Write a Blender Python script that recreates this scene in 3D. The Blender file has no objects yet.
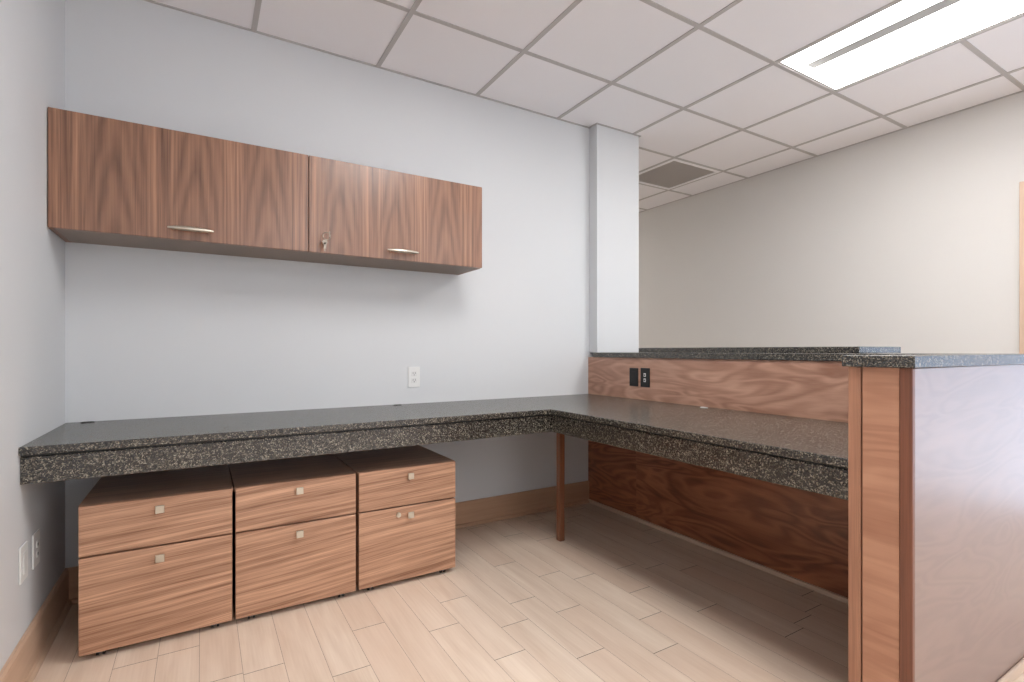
import bpy, bmesh, math, random
from mathutils import Vector
random.seed(7)
S = bpy.context.scene
C = S.collection

# ------------------------------------------------------------------ dimensions (metres)
X0, YB, H = -0.4890, 2.7967, 2.6113            # left wall, back wall, ceiling
XR, YF, YH = 4.2225, -3.6, 7.4                 # right wall, front wall, hall end
GA, GB, T = 0.2156, 2.2566, 0.6096             # ceiling grid origin and pitch
W, CX = 2.3113, 2.7164                         # partition face, pier right side
RX, RA, RB = 1.530, 0.7348, 0.5841             # end of the return partition
PX = 2.92                                      # outer side of the partition

# ------------------------------------------------------------------ node helper
class NB:
    def __init__(s, name):
        s.m = bpy.data.materials.new(name); s.m.use_nodes = True
        s.t = s.m.node_tree; s.n = s.t.nodes; s.l = s.t.links
        s.b = s.n['Principled BSDF']; s.out = s.n['Material Output']
    def put(s, sock, v):
        if isinstance(v, bpy.types.NodeSocket): s.l.new(v, sock)
        elif v is not None: sock.default_value = v
    def math(s, op, a, b=None, c=None):
        n = s.n.new('ShaderNodeMath'); n.operation = op
        s.put(n.inputs[0], a)
        if b is not None: s.put(n.inputs[1], b)
        if c is not None: s.put(n.inputs[2], c)
        return n.outputs[0]
    def obj(s): return s.n.new('ShaderNodeTexCoord').outputs['Object']
    def xyz(s, v):
        n = s.n.new('ShaderNodeSeparateXYZ'); s.put(n.inputs[0], v); return n.outputs
    def comb(s, x, y, z):
        n = s.n.new('ShaderNodeCombineXYZ')
        for i, v in enumerate((x, y, z)): s.put(n.inputs[i], v)
        return n.outputs[0]
    def scale(s, v, sc, loc=(0, 0, 0), rot=(0, 0, 0)):
        n = s.n.new('ShaderNodeMapping'); s.put(n.inputs[0], v)
        n.inputs['Location'].default_value = loc; n.inputs['Rotation'].default_value = rot
        n.inputs['Scale'].default_value = sc; return n.outputs[0]
    def noise(s, v, sc, det=3, rough=.5, dist=0, dim='3D', col=False):
        n = s.n.new('ShaderNodeTexNoise'); n.noise_dimensions = dim
        s.put(n.inputs['Vector'], v); s.put(n.inputs['Scale'], sc)
        s.put(n.inputs['Detail'], det); s.put(n.inputs['Roughness'], rough); s.put(n.inputs['Distortion'], dist)
        return n.outputs['Color' if col else 'Fac']
    def ramp(s, f, stops, interp='LINEAR'):
        n = s.n.new('ShaderNodeValToRGB'); s.put(n.inputs[0], f); cr = n.color_ramp; cr.interpolation = interp
        while len(cr.elements) < len(stops): cr.elements.new(.5)
        for e, (p, c) in zip(cr.elements, stops):
            e.position = p; e.color = (c[0], c[1], c[2], 1) if not isinstance(c, (int, float)) else (c, c, c, 1)
        return n.outputs[0]
    def mix(s, f, a, b, mode='MIX'):
        n = s.n.new('ShaderNodeMix'); n.data_type = 'RGBA'; n.blend_type = mode
        s.put(n.inputs[0], f)
        for i, v in ((6, a), (7, b)):
            s.put(n.inputs[i], (v[0], v[1], v[2], 1) if isinstance(v, tuple) else v)
        return n.outputs[2]
    def bump(s, h, st=.2, d=.002):
        n = s.n.new('ShaderNodeBump'); s.put(n.inputs['Height'], h)
        n.inputs['Strength'].default_value = st; n.inputs['Distance'].default_value = d
        s.l.new(n.outputs[0], s.b.inputs['Normal'])
    def fin(s, col=None, rough=.5, metal=0, spec=.5, coat=0, coatr=.1):
        if col is not None: s.put(s.b.inputs['Base Color'], (*col, 1) if isinstance(col, tuple) else col)
        s.put(s.b.inputs['Roughness'], rough); s.b.inputs['Metallic'].default_value = metal
        s.b.inputs['Specular IOR Level'].default_value = spec
        s.b.inputs['Coat Weight'].default_value = coat; s.b.inputs['Coat Roughness'].default_value = coatr
        return s.m

def lin(r, g, b):
    f = lambda c: ((c/255+.055)/1.055)**2.4 if c > 10 else c/255/12.92
    return (f(r), f(g), f(b))

# ------------------------------------------------------------------ materials
def paint(name, col, rough=.75):
    m = NB(name); o = m.obj()
    f = m.noise(o, 2.5, 2)
    m.bump(m.noise(o, 260, 2), .08, .001)
    return m.fin(m.mix(f, tuple(c*.975 for c in col), col), rough, spec=.3)

def fine(m, o, along, amt):
    """thin pores running along one axis; returns a grey factor around 1"""
    sc = [230, 230, 230]; sc[along] = 5
    return m.noise(m.scale(o, tuple(sc)), 1, 3, .6)

def wood_cathedral(name, dark, light):
    m = NB(name); o = m.obj(); x, y, z = m.xyz(o)
    leaf = m.math('FLOOR', m.math('DIVIDE', x, .27))
    u = m.math('SUBTRACT', m.math('SUBTRACT', x, m.math('MULTIPLY', leaf, .27)), .135)
    wob = m.noise(m.comb(m.math('MULTIPLY', u, 7), leaf, m.math('MULTIPLY', z, 4)), 1, 2)
    u2 = m.math('ADD', u, m.math('MULTIPLY', m.math('SUBTRACT', wob, .5), .028))
    r = m.math('SQRT', m.math('ADD', m.math('MULTIPLY', u2, u2), .0004))
    ph = m.math('ADD', m.math('MULTIPLY', r, 60), m.math('MULTIPLY', z, 8))
    ph = m.math('ADD', ph, m.math('MULTIPLY', m.noise(m.comb(m.math('MULTIPLY', u, 14), leaf, m.math('MULTIPLY', z, 7)), 1, 3), 1.3))
    ring = m.math('ADD', m.math('MULTIPLY', m.math('SINE', m.math('MULTIPLY', ph, 2.6)), .5), .5)
    # streaks in the straight grain between the flames
    st = m.noise(m.comb(m.math('MULTIPLY', x, 70), 0., m.math('MULTIPLY', z, .9)), 1, 4, .65)
    edge = m.math('MINIMUM', m.math('MULTIPLY', m.math('ABSOLUTE', u), 8.5), 1)
    ring = m.math('POWER', ring, .7)
    inner = m.math('ADD', m.math('MULTIPLY', ring, .26), m.math('ADD', .28, m.math('MULTIPLY', m.math('SUBTRACT', st, .5), .7)))
    outer = m.math('ADD', .52, m.math('MULTIPLY', m.math('SUBTRACT', st, .5), 2.6))
    e2 = m.math('SMOOTH_MIN', m.math('MULTIPLY', m.math('POWER', edge, 2.2), 1.1), 1, .1)
    f = m.math('ADD', inner, m.math('MULTIPLY', e2, m.math('SUBTRACT', outer, inner)))
    p = fine(m, o, 2, 1)
    f = m.math('ADD', f, m.math('MULTIPLY', m.math('SUBTRACT', p, .5), .42))
    c = m.ramp(f, [(0, dark), (.5, tuple((a+b)/2 for a, b in zip(dark, light))), (1, light)])
    m.bump(p, .06, .0006)
    return m.fin(c, .36, coat=.45, coatr=.24)

def wood_lines(name, axis, dark, light, rough=.42, slope=.06, dens=1., coat=.1, contrast=1.9):
    """straight figured veneer; axis = grain direction (0 x, 1 y, 2 z)"""
    m = NB(name); o = m.obj(); oi = m.n.new('ShaderNodeObjectInfo').outputs['Location']
    va = m.n.new('ShaderNodeVectorMath'); va.operation = 'MULTIPLY_ADD'
    m.put(va.inputs[0], oi); va.inputs[1].default_value = (1.9, 2.3, 3.7); m.put(va.inputs[2], o)
    x, y, z = m.xyz(va.outputs[0])
    if axis == 0: g, a, b = x, z, y
    elif axis == 1: g, a, b = y, z, x
    else: g, a, b = z, m.math('ADD', x, y), m.math('SUBTRACT', y, x)
    a = m.math('SUBTRACT', a, m.math('MULTIPLY', g, slope))
    wv = m.noise(m.comb(m.math('MULTIPLY', g, 1.3), m.math('MULTIPLY', a, 3), m.math('MULTIPLY', b, 3)), 1, 1)
    a = m.math('ADD', a, m.math('MULTIPLY', wv, .022))
    big = m.noise(m.comb(m.math('MULTIPLY', g, 1.1), m.math('MULTIPLY', a, 34*dens), m.math('MULTIPLY', b, 34*dens)), 1, 4, .6)
    sm = m.noise(m.comb(m.math('MULTIPLY', g, 5), m.math('MULTIPLY', a, 190*dens), m.math('MULTIPLY', b, 190*dens)), 1, 3, .6)
    f = m.math('ADD', m.math('MULTIPLY', big, .6), m.math('MULTIPLY', sm, .4))
    f = m.math('ADD', m.math('MULTIPLY', m.math('SUBTRACT', f, .5), contrast), .5)
    c = m.ramp(f, [(.05, dark), (.95, light)])
    m.bump(sm, .05, .0005)
    return m.fin(c, rough, coat=coat, coatr=.2)

def wood_swirl(name, along, dark, light, rough=.3, coat=.3, coatr=.15, spec=.5):
    """broad rotary-cut walnut figure; along = horizontal direction of the panel"""
    m = NB(name); o = m.obj(); x, y, z = m.xyz(o)
    g, b = (x, y) if along == 0 else (y, x)
    v = m.comb(m.math('MULTIPLY', g, 1.5), m.math('MULTIPLY', z, 6.5), b)
    n1 = m.noise(v, 1.0, 2, .5, 1.1)
    rings = m.math('ADD', m.math('MULTIPLY', m.math('SINE', m.math('MULTIPLY', n1, 46)), .5), .5)
    n2 = m.noise(m.comb(m.math('MULTIPLY', g, 2), m.math('MULTIPLY', z, 9), 3.), 1, 4, .6, .6)
    p = fine(m, o, along, 1)
    f = m.math('ADD', m.math('MULTIPLY', rings, .22), m.math('MULTIPLY', n2, .62))
    f = m.math('ADD', f, m.math('MULTIPLY', p, .22))
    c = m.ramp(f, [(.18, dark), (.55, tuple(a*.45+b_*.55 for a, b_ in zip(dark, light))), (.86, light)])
    return m.fin(c, rough, coat=coat, coatr=coatr, spec=spec)

def granite(name):
    m = NB(name); o = m.obj()
    d = m.n.new('ShaderNodeVectorMath'); d.operation = 'ADD'
    m.put(d.inputs[0], o); m.put(d.inputs[1], m.scale(m.noise(o, 90, 2, col=True), (.006, .006, .006)))
    v = m.n.new('ShaderNodeTexVoronoi'); v.inputs['Scale'].default_value = 285; m.put(v.inputs['Vector'], d.outputs[0])
    v.inputs['Randomness'].default_value = 1
    cell = m.xyz(v.outputs['Color'])[0]
    patch = m.noise(o, 70, 3, .6)
    f = m.math('ADD', m.math('MULTIPLY', cell, .62), m.math('MULTIPLY', patch, .5))
    c = m.ramp(f, [(0, lin(26, 25, 24)), (.48, lin(41, 39, 36)), (.64, lin(64, 60, 54)), (.75, lin(98, 92, 82)), (.89, lin(148, 141, 127))])
    return m.fin(c, .27, spec=.85)

M = {}
M['wall'] = paint('wall_paint', lin(214, 216, 218))
M['wall_far'] = paint('wall_paint_far', lin(222, 219, 215))
M['tile'] = paint('ceiling_tile', lin(246, 244, 246), .9)
M['bar'] = NB('ceiling_bar').fin(lin(188, 184, 182), .5)
M['cab'] = wood_cathedral('walnut_flame', lin(76, 48, 34), lin(178, 130, 102))
M['cab_under'] = paint('grey_laminate', lin(150, 136, 126), .6)
M['cab_side'] = wood_lines('walnut_side', 2, lin(90, 56, 38), lin(160, 112, 86))
M['ped'] = wood_lines('walnut_horizontal', 0, lin(126, 84, 60), lin(220, 174, 142), .45, .07, 1.9, contrast=2.8)
M['ped_top'] = wood_lines('walnut_top', 0, lin(128, 92, 72), lin(200, 158, 132), .4, .0)
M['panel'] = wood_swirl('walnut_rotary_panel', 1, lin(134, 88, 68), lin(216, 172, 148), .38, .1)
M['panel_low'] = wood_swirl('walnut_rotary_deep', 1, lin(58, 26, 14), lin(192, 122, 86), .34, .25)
M['fascia'] = wood_swirl('walnut_rotary_fascia', 1, lin(164, 112, 86), lin(208, 158, 128), .4, .1)
M['outer'] = wood_swirl('walnut_rotary_outer', 0, lin(122, 96, 86), lin(150, 122, 110), .45, 1, .34, .9)
M['post'] = wood_lines('walnut_vertical', 2, lin(136, 90, 68), lin(202, 150, 120), .4, .0)
M['post_dark'] = wood_lines('walnut_vertical_dark', 2, lin(96, 56, 40), lin(150, 96, 72), .4, .0)
M['leg'] = wood_lines('walnut_leg', 2, lin(92, 54, 36), lin(150, 96, 66), .35, .0, coat=.4)
M['maple'] = wood_lines('maple_trim', 0, lin(172, 134, 106), lin(206, 170, 140), .45, 0, .5, contrast=1.2)
M['maple_y'] = wood_lines('maple_trim_side', 1, lin(192, 158, 132), lin(222, 192, 166), .45, 0, .5, contrast=1.2)
M['strip'] = NB('pale_strip').fin(lin(214, 190, 168), .5)
M['stone'] = granite('speckled_granite')
M['nickel'] = NB('brushed_nickel').fin(lin(205, 198, 184), .32, 1)
M['steel'] = NB('dark_steel').fin(lin(150, 140, 128), .35, 1)
M['black'] = NB('black_plastic').fin(lin(22, 22, 22), .4)
M['grey'] = NB('grey_rubber').fin(lin(120, 120, 118), .5)
M['gap'] = NB('dark_recess').fin(lin(45, 28, 20), .7)
M['white'] = NB('white_plastic').fin(lin(228, 228, 226), .35)
M['ivory'] = NB('socket_face').fin(lin(222, 222, 220), .4)
M['slot'] = NB('socket_slot').fin(lin(70, 66, 62), .6)
M['vent'] = NB('vent_metal').fin(lin(205, 198, 192), .5)
M['vent_dark'] = NB('vent_back').fin(lin(150, 142, 136), .8)
M['housing'] = NB('white_enamel').fin(lin(225, 225, 222), .4)
M['louvre'] = NB('lamp_louvre').fin(lin(150, 150, 148), .6)
M['doorwood'] = wood_lines('pale_door_wood', 2, lin(206, 172, 146), lin(230, 204, 182), .45, 0, .4, contrast=1.2)

m = NB('lamp_lens'); e = m.n.new('ShaderNodeEmission')
e.inputs[0].default_value = (1, .99, .98, 1); e.inputs[1].default_value = 9.0
m.l.new(e.outputs[0], m.out.inputs[0]); M['lens'] = m.m

m = NB('window_glass'); tr = m.n.new('ShaderNodeBsdfTransparent'); gl = m.n.new('ShaderNodeBsdfGlossy')
gl.inputs['Roughness'].default_value = .02; mx = m.n.new('ShaderNodeMixShader'); mx.inputs[0].default_value = .06
m.l.new(tr.outputs[0], mx.inputs[1]); m.l.new(gl.outputs[0], mx.inputs[2]); m.l.new(mx.outputs[0], m.out.inputs[0]); M['glass'] = m.m

# floor: each board is a face with its own tone stored per board
m = NB('pale_maple_boards'); o = m.obj(); at = m.n.new('ShaderNodeAttribute'); at.attribute_name = 'tone'
x, y, z = m.xyz(o); tone = m.xyz(at.outputs['Color'])
vv = m.comb(m.math('MULTIPLY', m.math('ADD', x, tone[1]), 16), m.math('ADD', m.math('MULTIPLY', y, 1.6), m.math('MULTIPLY', tone[1], 30)), 0.)
g1 = m.noise(vv, 1, 3, .55, .4)
g2 = m.noise(m.comb(m.math('MULTIPLY', x, 150), m.math('MULTIPLY', y, 5), tone[1]), 1, 3)
c = m.ramp(m.math('ADD', m.math('MULTIPLY', g1, .7), m.math('MULTIPLY', g2, .3)), [(.25, lin(216, 191, 168)), (.7, lin(242, 224, 205))])
c = m.mix(m.math('MULTIPLY', tone[0], .42), c, lin(220, 189, 165))
M['floor'] = m.fin(c, m.math('ADD', .33, m.math('MULTIPLY', g2, .12)), spec=.45)
M['joint'] = NB('board_joint').fin(lin(150, 122, 100), .8)
M['joint_end'] = NB('board_end_joint').fin(lin(86, 62, 46), .8)

# ------------------------------------------------------------------ geometry helpers
def box(bm, x0, x1, y0, y1, z0, z1, bev=0, seg=2, mi=0):
    r = bmesh.ops.create_cube(bm, size=1)
    for v in r['verts']:
        v.co = Vector(((x0+x1)/2+v.co.x*(x1-x0), (y0+y1)/2+v.co.y*(y1-y0), (z0+z1)/2+v.co.z*(z1-z0)))
    fs = set(f for v in r['verts'] for f in v.link_faces)
    for f in fs: f.material_index = mi
    if bev:
        es = list(set(e for v in r['verts'] for e in v.link_edges))
        bmesh.ops.bevel(bm, geom=es, offset=bev, segments=seg, affect='EDGES', profile=.5, material=-1)
    return bm
def prism(bm, pts, z0, z1, bev=0, seg=2):
    vs = [bm.verts.new((p[0], p[1], z0)) for p in pts]
    f = bm.faces.new(vs); bm.normal_update()
    r = bmesh.ops.extrude_face_region(bm, geom=[f])
    nv = [g for g in r['geom'] if isinstance(g, bmesh.types.BMVert)]
    for v in nv: v.co.z = z1
    bmesh.ops.recalc_face_normals(bm, faces=bm.faces)
    if bev:
        es = [e for e in bm.edges if abs(e.verts[0].co.z-e.verts[1].co.z) < 1e-6]
        bmesh.ops.bevel(bm, geom=es, offset=bev, segments=seg, affect='EDGES', profile=.5)
    return bm
def tube(bm, pts, rads, n=12, flat=1.0):
    """swept ring along pts; flat squashes the section vertically"""
    rings = []
    for i, p in enumerate(pts):
        p = Vector(p); a = Vector(pts[max(i-1, 0)]); b = Vector(pts[min(i+1, len(pts)-1)])
        d = (b-a).normalized(); up = Vector((0, 0, 1)) if abs(d.z) < .9 else Vector((0, 1, 0))
        s = d.cross(up).normalized(); u = s.cross(d).normalized()
        rings.append([bm.verts.new(p+s*math.cos(2*math.pi*k/n)*rads[i]+u*math.sin(2*math.pi*k/n)*rads[i]*flat) for k in range(n)])
    for r0, r1 in zip(rings, rings[1:]):
        for k in range(n): bm.faces.new((r0[k], r0[(k+1) % n], r1[(k+1) % n], r1[k]))
    bm.faces.new(rings[0][::-1]); bm.faces.new(rings[-1])
    bmesh.ops.recalc_face_normals(bm, faces=bm.faces)
    return bm
def N(): return bmesh.new()

WORLD = {}
def obj(name, bm, mats, parent=None, origin=None, smooth=False):
    """link one mesh object; geometry is given in room coordinates"""
    base = WORLD[parent.name] if parent else Vector((0, 0, 0))
    org = Vector(origin) if origin is not None else (base.copy() if parent else Vector((0, 0, 0)))
    bmesh.ops.translate(bm, verts=bm.verts, vec=-org)
    me = bpy.data.meshes.new(name); bm.to_mesh(me); bm.free()
    for mm in (mats if isinstance(mats, (list, tuple)) else [mats]): me.materials.append(M[mm])
    if smooth:
        for p in me.polygons: p.use_smooth = True
        try: me.set_sharp_from_angle(angle=math.radians(40))
        except Exception: pass
    o = bpy.data.objects.new(name, me); C.objects.link(o)
    if parent: o.parent = parent
    o.location = org-base
    WORLD[o.name] = org
    return o
def tag(o, label=None, cat=None, group=None, kind=None):
    if label: o['label'] = label
    if cat: o['category'] = cat
    if group: o['group'] = group
    if kind: o['kind'] = kind
    return o
def thing(name, loc, label, cat, group=None):
    o = bpy.data.objects.new(name, None); o.empty_display_size = .1; C.objects.link(o); o.location = loc
    WORLD[o.name] = Vector(loc)
    return tag(o, label, cat, group)
def struct(name, bm, mats, parent=None, **k):
    o = obj(name, bm, mats, parent, **k)
    if not parent: o['kind'] = 'structure'
    return o
def copy_tree(o, loc, label):
    def rec(s, par):
        c = s.copy(); C.objects.link(c)
        if par: c.parent = par
        for ch in s.children: rec(ch, c)
        return c
    c = rec(o, None); c.location = loc; c['label'] = label
    return c
def centre(bm, x0, x1, y0, y1, z0, z1):
    return ((x0+x1)/2, (y0+y1)/2, z0)

# ------------------------------------------------------------------ room shell
# floor boards
PW, PXO = .123, -.008
joints = {-1: [2.15], 0: [1.893], 3: [1.72], 4: [1.963], 7: [1.993, 1.527], 8: [1.695], 9: [1.835, 1.39],
          10: [2.19, 1.678], 11: [1.986], 12: [1.879, 1.464], 13: [1.647], 14: [1.86, 1.389],
          15: [1.098], 16: [1.69], 17: [1.162]}
bm = N(); tl = bm.loops.layers.color.new('tone')
k0, k1 = int((X0-.2-PXO)/PW)-1, int((XR+.1-PXO)/PW)+1
for k in range(k0, k1+1):
    xa, xb = PXO+PW*k, PXO+PW*(k+1)
    js = sorted(joints.get(k, []))
    lo = js[0] if js else random.uniform(1.0, 1.5) if k in (1, 2, 5, 6) and False else (js[0] if js else None)
    if not js:
        js = [random.uniform(2.35, 2.65)] if k in (1, 2, 5, 6) else [random.uniform(1.2, 2.3)]
    y = js[0]
    while y > YF: y -= random.uniform(.55, 1.25); js.insert(0, y)
    y = js[-1]
    while y < YH: y += random.uniform(.6, 1.25); js.append(y)
    for ya, yb in zip(js, js[1:]):
        g, ge = .0006, .0012
        vs = [bm.verts.new(c) for c in ((xa+g, ya+ge, 0), (xb-g, ya+ge, 0), (xb-g, yb-ge, 0), (xa+g, yb-ge, 0))]
        f = bm.faces.new(vs); t = (random.random(), random.random(), 0, 1)
        for l in f.loops: l[tl] = t
        d = [bm.verts.new(c) for c in ((xa+g, yb-ge, -.0006), (xb-g, yb-ge, -.0006), (xb-g, yb+ge, -.0006), (xa+g, yb+ge, -.0006))]
        f = bm.faces.new(d); f.material_index = 2
    vs = [bm.verts.new(c) for c in ((xb-g, YF-.5, -.001), (xb+g, YF-.5, -.001), (xb+g, YH+.5, -.001), (xb-g, YH+.5, -.001))]
    f = bm.faces.new(vs); f.material_index = 1
box(bm, X0-.2, XR+.2, YF-.1, YH+.1, -.08, -.0015, mi=1)
struct('floor', bm, ['floor', 'joint', 'joint_end'])

struct('wall_left', box(N(), X0-.12, X0, YF-.12, YB+.15, 0, H+.25), 'wall')
struct('wall_back', box(N(), X0, CX, YB, YB+.15, 0, H+.25), 'wall')
WX0, WX1, WZ0, WZ1 = .1, 3.5, .80, 2.30     # unseen window added behind the camera for frontal fill
bm = N()
box(bm, X0, WX0, YF-.12, YF, 0, H+.25); box(bm, WX1, XR, YF-.12, YF, 0, H+.25)
box(bm, WX0, WX1, YF-.12, YF, 0, WZ0); box(bm, WX0, WX1, YF-.12, YF, WZ1, H+.25)
struct('wall_front', bm, 'wall')
bm = N()
box(bm, WX0, WX1, YF-.12, YF+.03, WZ0, WZ0+.03); box(bm, WX0, WX1, YF-.10, YF-.02, WZ1-.04, WZ1)
for xx in (WX0, (WX0+WX1)/2-.02, WX1-.04): box(bm, xx, xx+.04, YF-.10, YF-.02, WZ0+.03, WZ1-.04)
win = struct('fill_window_1', bm, 'housing')
for xa, xb in ((WX0+.04, (WX0+WX1)/2-.02), ((WX0+WX1)/2+.02, WX1-.04)):
    obj('pane', box(N(), xa, xb, YF-.063, YF-.057, WZ0+.03, WZ1-.04), 'glass', win)
struct('wall_hall_end', box(N(), CX, XR, YH, YH+.12, 0, H+.25), 'wall_far')
struct('wall_hall_left', box(N(), CX-.12, CX, YB+.15, YH+.12, 0, H+.25), 'wall_far')
struct('wall_pier', box(N(), 2.3225, CX, 2.7145, YB, 1.0430, H+.002, .0015, 1), 'wall')
# right wall with a glazed entrance
DY0, DY1, DH = -1.55, 1.00, 2.02               # clear opening
bm = N()
box(bm, XR, XR+.15, DY1, YH+.12, 0, H+.25)
box(bm, XR, XR+.15, YF-.12, DY0, 0, H+.25)
box(bm, XR, XR+.15, DY0, DY1, DH, H+.25)
struct('wall_right', bm, 'wall_far')
fr = N()
for (a, b) in ((DY1, DY1+.065), (DY0-.065, DY0)): box(fr, XR-.014, XR-.0005, a, b, 0, DH+.05, .002, 1)
box(fr, XR-.014, XR-.0005, DY0, DY1, DH-.015, DH+.05, .002, 1)
for a in (DY1-.03, DY0, .02, .0): pass
box(fr, XR, XR+.15, DY1-.02, DY1, 0, DH-.02); box(fr, XR, XR+.15, DY0, DY0+.02, 0, DH-.02)
box(fr, XR, XR+.15, DY0, DY1, DH-.02, DH)
box(fr, XR+.03, XR+.10, -.14, -.08, 0, DH-.02)
d = struct('door_1', fr, 'doorwood')
for (a, b, nm) in ((-.08, DY1-.02, 'door_leaf'), (DY0+.02, -.14, 'side_window')):
    bm = N(); sw = .075 if nm == 'door_leaf' else .04
    box(bm, XR+.045, XR+.085, a+.003, a+sw, .01, DH-.024); box(bm, XR+.045, XR+.085, b-sw, b-.003, .01, DH-.024)
    box(bm, XR+.045, XR+.085, a+sw, b-sw, DH-.024-sw, DH-.024); box(bm, XR+.045, XR+.085, a+sw, b-sw, .01, .01+sw)
    lf = obj(nm, bm, 'doorwood', d)
    obj('pane', box(N(), XR+.062, XR+.068, a+sw, b-sw, .01+sw, DH-.024-sw), 'glass', lf)
# ceiling tiles with their suspended grid
bm = N()
lx0, lx1, ly0, ly1 = GA+4*T, GA+5*T, GB-3*T, GB-T
holes = [(4, -3), (1, -3), (1, -8), (4, -8), (4, 5)]                 # 1x2 tile lamp openings (i, j)
def is_hole(i, j):
    return any(i == a and j in (b, b+1) for a, b in holes) or (i, j) == (5, 1)
ia, ib = int((X0-GA)/T)-1, int((XR-GA)/T)+1
ja, jb = int((YF-GB)/T)-1, int((YH-GB)/T)+1
for i in range(ia, ib+1):
    for j in range(ja, jb+1):
        if is_hole(i, j): continue
        a, b = max(GA+i*T, X0), min(GA+(i+1)*T, XR); c, d_ = max(GB+j*T, YF), min(GB+(j+1)*T, YH)
        if b-a < .01 or d_-c < .01: continue
        box(bm, a, b, c, d_, H+.004, H+.02)
struct('ceiling', bm, 'tile')
bm = N(); hw = .0118
for i in range(ia, ib+2):
    x = GA+i*T
    if X0 < x < XR: box(bm, x-hw, x+hw, YF, YH, H, H+.0035)
for j in range(ja, jb+2):
    y = GB+j*T
    if not YF < y < YH: continue
    x = X0
    for a in sorted(a for a, b in holes if j == b+1):
        box(bm, x, GA+a*T, y-hw, y+hw, H+.0002, H+.0037); x = GA+(a+1)*T
    box(bm, x, XR, y-hw, y+hw, H+.0002, H+.0037)
box(bm, X0, CX, YB-.012, YB, H-.001, H+.004); box(bm, XR-.014, XR, YF, YH, H-.001, H+.004)
box(bm, X0, X0+.014, YF, YB, H-.001, H+.004); box(bm, CX, CX+.012, 2.7145-.012, YH, H-.001, H+.004)
box(bm, 2.3225-.012, CX, 2.7145-.012, 2.7145, H-.001, H+.004); box(bm, 2.3225-.012, 2.3225, 2.7145, YB, H-.001, H+.004)
struct('trim_1', bm, 'bar')
box_top = N(); box(box_top, X0-.12, XR+.15, YF-.12, YH+.12, H+.25, H+.30)
struct('ceiling_slab', box_top, 'wall')

def baseboard(name, pts, mat, n):
    """pts: start, end on the wall line, n = normal into the room"""
    (ax, ay), (bx, by) = pts; prof = [(0, 0), (.016, 0), (.016, .012), (.013, .018), (.013, .138), (.008, .1475), (0, .1475)]
    prof = [(0, 0), (.028, 0), (.028, .006), (.022, .016), (.014, .020), (.014, .139), (.009, .1475), (0, .1475)]
    bm = N(); ra = [bm.verts.new((ax+n[0]*p, ay+n[1]*p, q)) for p, q in prof]; rb = [bm.verts.new((bx+n[0]*p, by+n[1]*p, q)) for p, q in prof]
    k = len(prof)
    for i in range(k): bm.faces.new((ra[i], ra[(i+1) % k], rb[(i+1) % k], rb[i]))
    bm.faces.new(ra); bm.faces.new(rb[::-1]); bmesh.ops.recalc_face_normals(bm, faces=bm.faces)
    return struct(name, bm, mat)
baseboard('baseboard_back', ((X0, YB), (W-.001, YB)), 'maple', (0, -1))
baseboard('baseboard_left', ((X0, YF), (X0, YB-.001)), 'maple_y', (1, 0))
baseboard('baseboard_right', ((XR, DY1+.066), (XR, YH)), 'maple_y', (-1, 0))

# ------------------------------------------------------------------ wall cabinet
cl, cr, cb, ct, cf = X0+.001, 1.3167, 1.5086, 1.9535, 2.4973
cab = thing('wall_cabinet', ((cl+cr)/2, YB, cb), 'long walnut wall cabinet with two flap doors hung above the stone worktop', 'wall cabinet')
bm = N()
y0 = cf+.024
box(bm, cl+.0005, cl+.018, y0, YB-.001, cb, ct); box(bm, cr-.018, cr, y0, YB-.001, cb, ct)
box(bm, cl+.018, cr-.018, y0, YB-.001, ct-.018, ct); box(bm, .4088, .4288, y0, YB-.001, cb+.018, ct-.018)
box(bm, cl+.018, cr-.018, YB-.012, YB-.001, cb+.018, ct-.018)
obj('carcass', bm, 'cab_side', cab)
o = obj('underside_panel', box(N(), cl+.018, cr-.018, y0, YB-.001, cb+.0005, cb+.0175), 'cab_under', cab)
o['label'] = 'grey laminate underside panel'
def handle(xc, zc, par):
    hy = cf-.022
    n = 15; pts, rad = [], []
    for k in range(n):
        t = -1+2*k/(n-1); pts.append((xc+t*.080, hy-.007*(1-t*t), zc)); rad.append(.0035+.0062*(1-t*t)**.8)
    bm = tube(N(), pts, rad, 14, 1.0)
    for sx in (-.062, .062): tube(bm, [(xc+sx, cf, zc-.002), (xc+sx, hy-.002, zc-.001)], [.0042, .0035], 10)
    return obj('handle', bm, 'nickel', par, smooth=True)
doors = []
for (xa, xb, org, hx) in ((cl+.002, .4172, -.427, -.0385), (.4204, cr, .423, .861)):
    bm = box(N(), xa, xb, cf, cf+.0185, cb+.001, ct-.001, .0012, 1)
    dd = obj('door', bm, 'cab', cab, origin=(org, cf, cb)); doors.append(dd)
    handle(hx, 1.5515, dd)
lk = N(); tube(lk, [(.487, cf, 1.559), (.487, cf-.009, 1.559)], [.0095, .0085], 18)
obj('lock', lk, 'nickel', doors[1], smooth=True)
ky = N()
box(ky, .4855, .4885, cf-.030, cf-.009, 1.556, 1.561)
tube(ky, [(.4895, cf-.034, 1.5535+.006), (.486, cf-.034, 1.5535+.006)], [.010, .010], 16)
box(ky, .4862, .4882, cf-.046, cf-.030, 1.552, 1.567)
ring = [(.490+.017*math.cos(a), cf-.042, 1.567+.014+.017*math.sin(a)) for a in [2*math.pi*k/18 for k in range(19)]]
tube(ky, ring, [.0021]*19, 8)
box(ky, .476, .488, cf-.044, cf-.041, 1.522, 1.552, .001, 1)
tube(ky, [(.482, cf-.041, 1.553), (.482, cf-.044, 1.553)], [.011, .011], 14)
box(ky, .4795, .4835, cf-.0435, cf-.0415, 1.512, 1.524)
box(ky, .500, .505, cf-.0435, cf-.0405, 1.578, 1.604, .0008, 1)
obj('key', ky, 'steel', doors[1])

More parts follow.
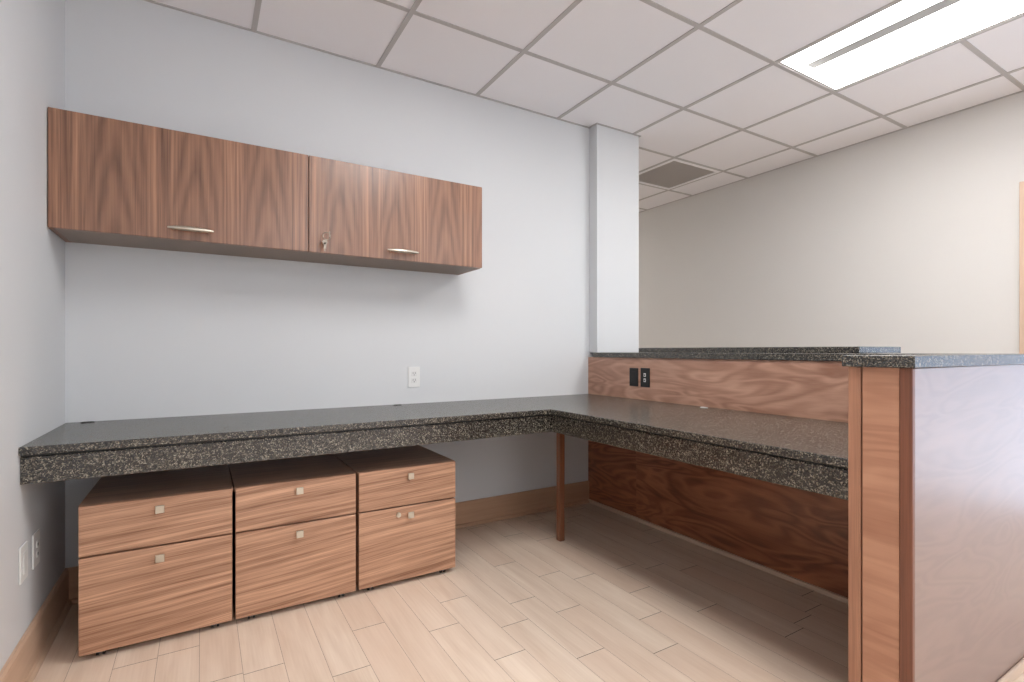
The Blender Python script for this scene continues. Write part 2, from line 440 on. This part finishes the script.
# ------------------------------------------------------------------ L-shaped stone worktop
DX, DYY, DZ, DT, DA = 1.5353, 2.1547, .7542, .0262, .6341
desk = thing('corner_desk', (DX, DYY, 0), 'L-shaped speckled dark granite desk fixed along back wall and partition', 'desk')
bm = prism(N(), [(X0+.001, YB-.001), (X0+.001, DYY), (DX, DYY), (DX, RA+.001), (W-.001, RA+.001), (W-.001, YB-.001)], DZ-DT, DZ, .003, 2)
obj('countertop', bm, 'stone', desk)
ax_, ay_ = DX+.018, DYY+.0175
bm = prism(N(), [(X0+.001, ay_), (ax_, ay_), (ax_, RA+.001), (ax_+.02, RA+.001), (ax_+.02, ay_+.02), (X0+.001, ay_+.02)], DA, DZ-DT-.0085, .0015, 1)
obj('apron', bm, 'stone', desk)
bm = prism(N(), [(X0+.001, ay_+.006), (ax_+.006, ay_+.006), (ax_+.006, RA+.001), (ax_+.019, RA+.001), (ax_+.019, ay_+.019), (X0+.001, ay_+.019)], DZ-DT-.009, DZ-DT-.0003)  # black filler stands in for the shadow line under the slab edge
obj('shadow_line_rail', bm, 'black', desk)['label'] = 'black filler rail added for the shadow line between slab and apron'
lx, ly, lh = 1.7075, 2.3045, .0175
obj('leg', box(N(), lx-lh, lx+lh, ly-lh, ly+lh, 0, DZ-DT-.0005, .004, 3), 'leg', desk)['label'] = 'square dark walnut leg'

# ------------------------------------------------------------------ drawer pedestals
def pedestal(x0, first_label):
    w, y0, y1, zb, zt, zs = .4575, 2.236, 2.775, .022, .5269, .3537
    r = thing('drawer_pedestal', (x0+w/2, (y0+y1)/2, 0), first_label, 'drawer cabinet', 'walnut drawer pedestals under the desk')
    bm = N(); box(bm, x0+.001, x0+w-.001, y0+.0205, y1, zb+.005, zt-.0182, .0012, 1)
    obj('body', bm, 'ped_top', r)
    bm = N(); box(bm, x0-.003, x0+w+.003, y0+.0205, y1, zt-.018, zt, .0012, 1)
    obj('top_panel', bm, 'ped_top', r)
    for (a, b, pz, nm) in ((zs+.0034, zt-.0005, .4884, 'top'), (zb, zs-.0034, .3132, 'bottom')):
        d = obj('drawer', box(N(), x0+.0008, x0+w-.0008, y0, y0+.019, a, b, .0012, 1), 'ped', r, origin=(x0+w/2, y0, a))
        bm = N(); xc = x0+w/2
        box(bm, xc-.0135, xc+.0135, y0-.022, y0-.0135, pz-.0135, pz+.0135, .0015, 2)
        tube(bm, [(xc, y0, pz), (xc, y0-.0135, pz)], [.0065, .0065], 12)
        obj('pull', bm, 'nickel', d, smooth=False)
    for sx in (x0+.057, x0+w-.057):
        for sy in (y0+.028, y1-.05):
            bm = N()
            for dx in (-.009, .009): tube(bm, [(sx+dx-.0035, sy, .0122), (sx+dx+.0035, sy, .0122)], [.0120, .0120], 18)
            c = obj('caster', bm, 'black', r, smooth=True)
            bm = N(); box(bm, sx-.004, sx+.004, sy-.009, sy+.009, .010, .0265); tube(bm, [(sx, sy, .0245), (sx, sy, .027)], [.015, .015], 14)
            obj('swivel_plate', bm, 'grey', c)
    return r
P1 = pedestal(-.3578, 'walnut drawer pedestal nearest the left wall, beside two white wall sockets')
w = .4575; base = Vector(P1.location)
P2 = copy_tree(P1, (.1095+w/2, base.y, 0), 'middle walnut drawer pedestal between two others under the desk')
P3 = copy_tree(P1, (.5788+w/2, base.y, 0), 'right-hand walnut drawer pedestal with a keyed lock, nearest the desk leg')
WORLD[P3.name] = Vector(P3.location)
d3 = [c for c in P3.children if c.name.startswith('drawer') and c.location.z < .1][0]
WORLD[d3.name] = Vector(P3.location)+Vector(d3.location)
bm = tube(N(), [(.7545, 2.236, .3180), (.7545, 2.228, .3180)], [.0115, .0105], 20)
tube(bm, [(.7545, 2.228, .3180), (.7545, 2.2245, .3180)], [.006, .0055], 14)
obj('lock', bm, 'white' if False else 'nickel', d3, smooth=True)

# ------------------------------------------------------------------ reception partition
par = thing('reception_partition', (PX-.3, RB+.1, 0), 'low walnut-panelled reception partition with return, bounding the desk', 'partition')
bm = N()
box(bm, W+.02, PX, RA+.002, YB-.001, .0, 1.0105)
box(bm, RX+.004, PX, RB+.029, RA-.038, .0, 1.0105)
obj('core', bm, 'gap', par)
o = obj('upper_panel', box(N(), W, W+.0195, RA+.002, YB-.001, DZ-DT, 1.0105), 'panel', par, origin=(W, 1.9, .74))
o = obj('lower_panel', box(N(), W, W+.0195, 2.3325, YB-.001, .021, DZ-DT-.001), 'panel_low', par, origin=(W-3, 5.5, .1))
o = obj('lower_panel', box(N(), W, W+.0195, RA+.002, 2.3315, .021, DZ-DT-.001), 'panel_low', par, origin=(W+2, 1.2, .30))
o = obj('base_strip', box(N(), W-.012, W+.0195, RA+.002, YB-.001, 0, .0205, .003, 2), 'strip', par); o['label'] = 'pale wood base strip'
o = obj('end_board', box(N(), RX, W-.0005, .7033, RA, 0, 1.0105, .0015, 1), 'post', par)
o = obj('end_fascia', box(N(), RX+.0015, RX+.003+.012, .6137, .6990, 0, 1.0105), 'fascia', par)
o = obj('edge_strip', box(N(), RX, RX+.012, RB, .6127, 0, 1.0105, .0015, 1), 'post_dark', par); o['label'] = 'darker walnut edge strip'
o = obj('outer_panel', box(N(), RX+.0125, PX, RB, RB+.028, .0, 1.0105, .0015, 1), 'outer', par)
o = obj('base_strip', box(N(), RX+.0, PX, RB-.012, RB-.0005, 0, .034, .004, 2), 'strip', par)

# stone cap: an L over the partition and its return
bm = prism(N(), [(W-.010, 2.7335), (W-.010, RA+.010), (RX-.012, RA+.010), (RX-.012, RB-.010), (PX+.01, RB-.010), (PX+.01, 2.7140), (2.322, 2.7140), (2.322, 2.7335)], 1.0115, 1.0425, .0015, 1)
tag(obj('stone_cap', bm, 'stone'), 'thin speckled granite cap along the top of the walnut partition', 'stone ledge')
bm = box(N(), 2.7200, 3.1560, 1.2560, YB+.14, 1.0432, 1.0752, .002, 2)
tag(obj('transaction_counter', bm, 'stone'), 'raised speckled granite transaction counter on the partition cap, right of the white pier', 'counter')
if True:
    bm = N()
    for yy in (1.45, 2.0, 2.6):
        box(bm, PX+.012, PX+.03, yy-.015, yy+.015, .85, 1.0430); box(bm, PX+.012, 3.10, yy-.015, yy+.015, 1.028, 1.0430)
    o = obj('counter_bracket', bm, 'steel', par)

# ------------------------------------------------------------------ sockets and plates
def plate(name, c, face, w, h, kind, label, cat, mats=('white', 'ivory', 'slot'), grp=None):
    """face: 'y' looks toward -y, 'x+' looks toward +x, 'x-' looks toward -x"""
    r = thing(name, c, label, cat, grp)
    def P(u, n, v):                       # u along the wall, n out of the wall, v up
        if face == 'y': return (c[0]+u, c[1]-n, c[2]+v)
        if face == 'x+': return (c[0]+n, c[1]+u, c[2]+v)
        return (c[0]-n, c[1]-u, c[2]+v)
    def B(bm, u0, u1, n0, n1, v0, v1, bev=0):
        a, b = P(u0, n0, v0), P(u1, n1, v1)
        box(bm, min(a[0], b[0]), max(a[0], b[0]), min(a[1], b[1]), max(a[1], b[1]), min(a[2], b[2]), max(a[2], b[2]), bev, 2)
    bm = N(); B(bm, -w/2, w/2, .0004, .006, -h/2, h/2, .002); obj('cover_plate', bm, mats[0], r)
    if kind == 'socket':
        for v in (-.0195, .0195):
            bm = N(); B(bm, -.0165, .0165, .006, .0075, v-.014, v+.014, .0006); rc = obj('receptacle', bm, mats[1], r)
            bm = N()
            for u in (-.0065, .0065): B(bm, u-.0012, u+.0012, .0075, .0078, v-.001, v+.008)
            B(bm, -.0022, .0022, .0075, .0078, v-.0095, v-.005); obj('slot', bm, mats[2], rc)
        bm = N(); B(bm, -.002, .002, .006, .0068, -.002, .002); obj('screw', bm, mats[1], r)
    elif kind == 'jack':
        for v in (-.016, .016):
            bm = N(); B(bm, -.0085, .0085, .006, .0085, v-.0105, v+.0105, .0006); rc = obj('data_port', bm, mats[1], r)
            bm = N(); B(bm, -.005, .005, .0085, .0088, v-.005, v+.004); obj('port_opening', bm, mats[2], rc)
    elif kind == 'rocker':
        bm = N(); B(bm, -.0165, .0165, .006, .009, -.033, .033, .001); obj('insert', bm, mats[1], r)
    return r
plate('wall_socket', (1.034, YB, .905), 'y', .070, .116, 'socket', 'white double wall socket above the worktop on the back wall', 'wall socket')
plate('wall_socket', (X0, 2.198, .382), 'x+', .078, .114, 'rocker', 'white blank-faced wall plate low on left wall, nearer the camera of the two', 'wall plate')
plate('wall_socket', (X0, 2.341, .378), 'x+', .078, .114, 'jack', 'white wall plate with dark ports low on left wall, nearer the desk corner', 'wall plate', ('white', 'ivory', 'black'))
plate('partition_socket', (W, 2.3495, .8905), 'x-', .073, .113, 'rocker', 'plain black outlet plate on the walnut partition, left of its pair', 'wall plate', ('black', 'black', 'black'))
plate('partition_socket', (W, 2.2540, .8915), 'x-', .074, .116, 'jack', 'black outlet plate with two small white ports on the walnut partition', 'wall plate', ('black', 'white', 'slot'))

def grommet(c, along, label, mat):
    r = thing('cord_grommet', c, label, 'cord grommet')
    bm = N(); L, w_ = .023, .0115
    for k in range(28):
        pass
    def stad(s, z):
        out = []
        for k in range(24):
            a = 2*math.pi*k/24; sx = (L-w_)*(1 if math.cos(a) >= 0 else -1)
            u, v = (sx+w_*s*math.cos(a)), w_*s*math.sin(a)
            out.append((c[0]+u, c[1]+v, z) if along == 'x' else (c[0]+v, c[1]+u, z))
        return out
    prism(bm, stad(1, 0), c[2]+.0003, c[2]+.003, .0008, 2); obj('collar', bm, mat, r)
    bm = N(); prism(bm, stad(.7, 0), c[2]+.0031, c[2]+.004); obj('lid', bm, mat, r)
grommet((.925, 2.755, DZ), 'x', 'black cord grommet in the worktop below the back wall socket', 'black')
grommet((-.410, 2.757, DZ), 'x', 'black cord grommet in the far left corner of the worktop', 'black')
grommet((2.262, 1.79, DZ), 'y', 'pale metal cord grommet in the worktop beside the partition', 'white')

# ------------------------------------------------------------------ ceiling lamps and vent
def troffer(i, j, label):
    a, b, c, d = GA+i*T+.013, GA+(i+1)*T-.013, GB+j*T+.013, GB+(j+2)*T-.013
    r = thing('ceiling_light', ((a+b)/2, (c+d)/2, H), label, 'ceiling light', 'recessed ceiling troffers')
    bm = N(); zt = H+.10
    box(bm, a-.004, a, c, d, H+.004, zt); box(bm, b, b+.004, c, d, H+.004, zt)
    box(bm, a, b, c-.004, c, H+.004, zt); box(bm, a, b, d, d+.004, H+.004, zt); box(bm, a-.004, b+.004, c-.004, d+.004, zt, zt+.01)
    obj('housing', bm, 'housing', r)
    fr = N(); e_ = .010
    box(fr, a-.008, a+e_, c-.008, d+.008, H+.0038, H+.0060); box(fr, b-e_, b+.008, c-.008, d+.008, H+.0038, H+.0060)
    box(fr, a+e_, b-e_, c-.008, c+e_, H+.0038, H+.0060); box(fr, a+e_, b-e_, d-e_, d+.008, H+.0038, H+.0060)
    obj('frame', fr, 'bar', r)
    xm = (a+b)/2
    for s0, s1, z0, z1 in ((a+.002, xm-.043, H+.012, H+.060), (b-.002, xm+.043, H+.012, H+.060)):
        bm = N(); n = 8; up, dn = [], []
        for k in range(n+1):
            t = k/n; x = s0+(s1-s0)*t; z = z0+(z1-z0)*math.sin(t*math.pi/2)
            up.append((x, z+.004)); dn.append((x, z))
        for k in range(n):
            q = [(dn[k][0], c+.002, dn[k][1]), (dn[k+1][0], c+.002, dn[k+1][1]), (dn[k+1][0], d-.002, dn[k+1][1]), (dn[k][0], d-.002, dn[k][1])]
            bm.faces.new([bm.verts.new(v) for v in q])
        bmesh.ops.remove_doubles(bm, verts=bm.verts, dist=1e-5)
        bmesh.ops.recalc_face_normals(bm, faces=bm.faces)
        r_ = bmesh.ops.solidify(bm, geom=list(bm.faces), thickness=.003)
        obj('diffuser', bm, 'lens', r, smooth=True)
    obj('centre_louvre', box(N(), xm-.042, xm+.042, c+.004, d-.012, H+.058, H+.066, .002, 1), 'louvre', r)
    return r
troffer(4, -3, 'bright recessed ceiling light over the reception partition')
troffer(1, -3, 'recessed ceiling light just above the frame, over the open floor by the desk')
troffer(1, -8, 'unseen recessed ceiling light added behind the camera, nearer the left wall')  # out of view, added to lift the left side
troffer(4, 5, 'unseen recessed ceiling light added far down the hall behind the white pier')  # hidden lamp, added to brighten the dim hall
troffer(4, -8, 'unseen recessed ceiling light added behind the camera, nearer the glazed door')  # out of view, added to even out the room light
vent_a, vent_b, vc, vd = GA+5*T+.0125, GA+6*T-.0125, GB+T+.0125, GB+2*T-.0125
v = thing('air_return_vent', ((vent_a+vent_b)/2, (vc+vd)/2, H), 'square grey eggcrate air return vent set in the ceiling tiles', 'air vent')
fr = N(); e_ = .032
box(fr, vent_a, vent_a+e_, vc, vd, H-.001, H+.008); box(fr, vent_b-e_, vent_b, vc, vd, H-.001, H+.008)
box(fr, vent_a+e_, vent_b-e_, vc, vc+e_, H-.001, H+.008); box(fr, vent_a+e_, vent_b-e_, vd-e_, vd, H-.001, H+.008)
obj('frame', fr, 'tile', v)
bm = N(); n = 36
for k in range(1, n):
    x = vent_a+e_+(vent_b-vent_a-2*e_)*k/n; box(bm, x-.001, x+.001, vc+e_, vd-e_, H+.001, H+.010)
    y = vc+e_+(vd-vc-2*e_)*k/n; box(bm, vent_a+e_, vent_b-e_, y-.001, y+.001, H+.001, H+.010)
obj('eggcrate_grille', bm, 'vent', v)
obj('backing', box(N(), vent_a+.002, vent_b-.002, vc+.002, vd-.002, H+.012, H+.016), 'vent_dark', v)

# ------------------------------------------------------------------ daylight
wd = bpy.data.worlds.new('World'); S.world = wd; wd.use_nodes = True
bg = wd.node_tree.nodes['Background']
tc = wd.node_tree.nodes.new('ShaderNodeTexCoord'); sp = wd.node_tree.nodes.new('ShaderNodeSeparateXYZ')
rp = wd.node_tree.nodes.new('ShaderNodeValToRGB'); mr = wd.node_tree.nodes.new('ShaderNodeMapRange')
wd.node_tree.links.new(tc.outputs['Generated'], sp.inputs[0]); wd.node_tree.links.new(sp.outputs[2], mr.inputs[0])
mr.inputs[1].default_value = -1; mr.inputs[2].default_value = 1
wd.node_tree.links.new(mr.outputs[0], rp.inputs[0]); wd.node_tree.links.new(rp.outputs[0], bg.inputs[0])
rp.color_ramp.elements[0].position = .44; rp.color_ramp.elements[0].color = (1.25, 1.45, 1.8, 1)
rp.color_ramp.elements[1].position = .56; rp.color_ramp.elements[1].color = (.20, .43, .72, 1)
# the sky is brighter and whiter behind the camera, to feed the added window
nt = wd.node_tree; sd = nt.nodes.new('ShaderNodeMapRange'); sd.interpolation_type = 'SMOOTHSTEP'
nt.links.new(sp.outputs[1], sd.inputs[0]); sd.inputs[1].default_value = -.35; sd.inputs[2].default_value = -.9
sm_ = nt.nodes.new('ShaderNodeMix'); sm_.data_type = 'RGBA'; nt.links.new(sd.outputs[0], sm_.inputs[0])
nt.links.new(rp.outputs[0], sm_.inputs[6]); sm_.inputs[7].default_value = (1.7, 1.8, 1.95, 1)
nt.links.new(sm_.outputs[2], bg.inputs[0])
bg.inputs[1].default_value = 1.0

# ------------------------------------------------------------------ camera
cd = bpy.data.cameras.new('camera'); cam = bpy.data.objects.new('camera', cd); C.objects.link(cam)
cam.location = (0, 0, 1.0547); cam.rotation_euler = (math.pi/2, 0, -math.radians(31.131))
cd.sensor_width = 36; cd.lens = 513.12/1024*36; cd.shift_y = (350.764-341)/1024; cd.clip_start = .02; cd.clip_end = 100
S.camera = cam
S.view_settings.view_transform = 'Standard'; S.view_settings.look = 'None'
S.view_settings.gamma = 1; S.view_settings.use_curve_mapping = False
S.view_settings.exposure = .95
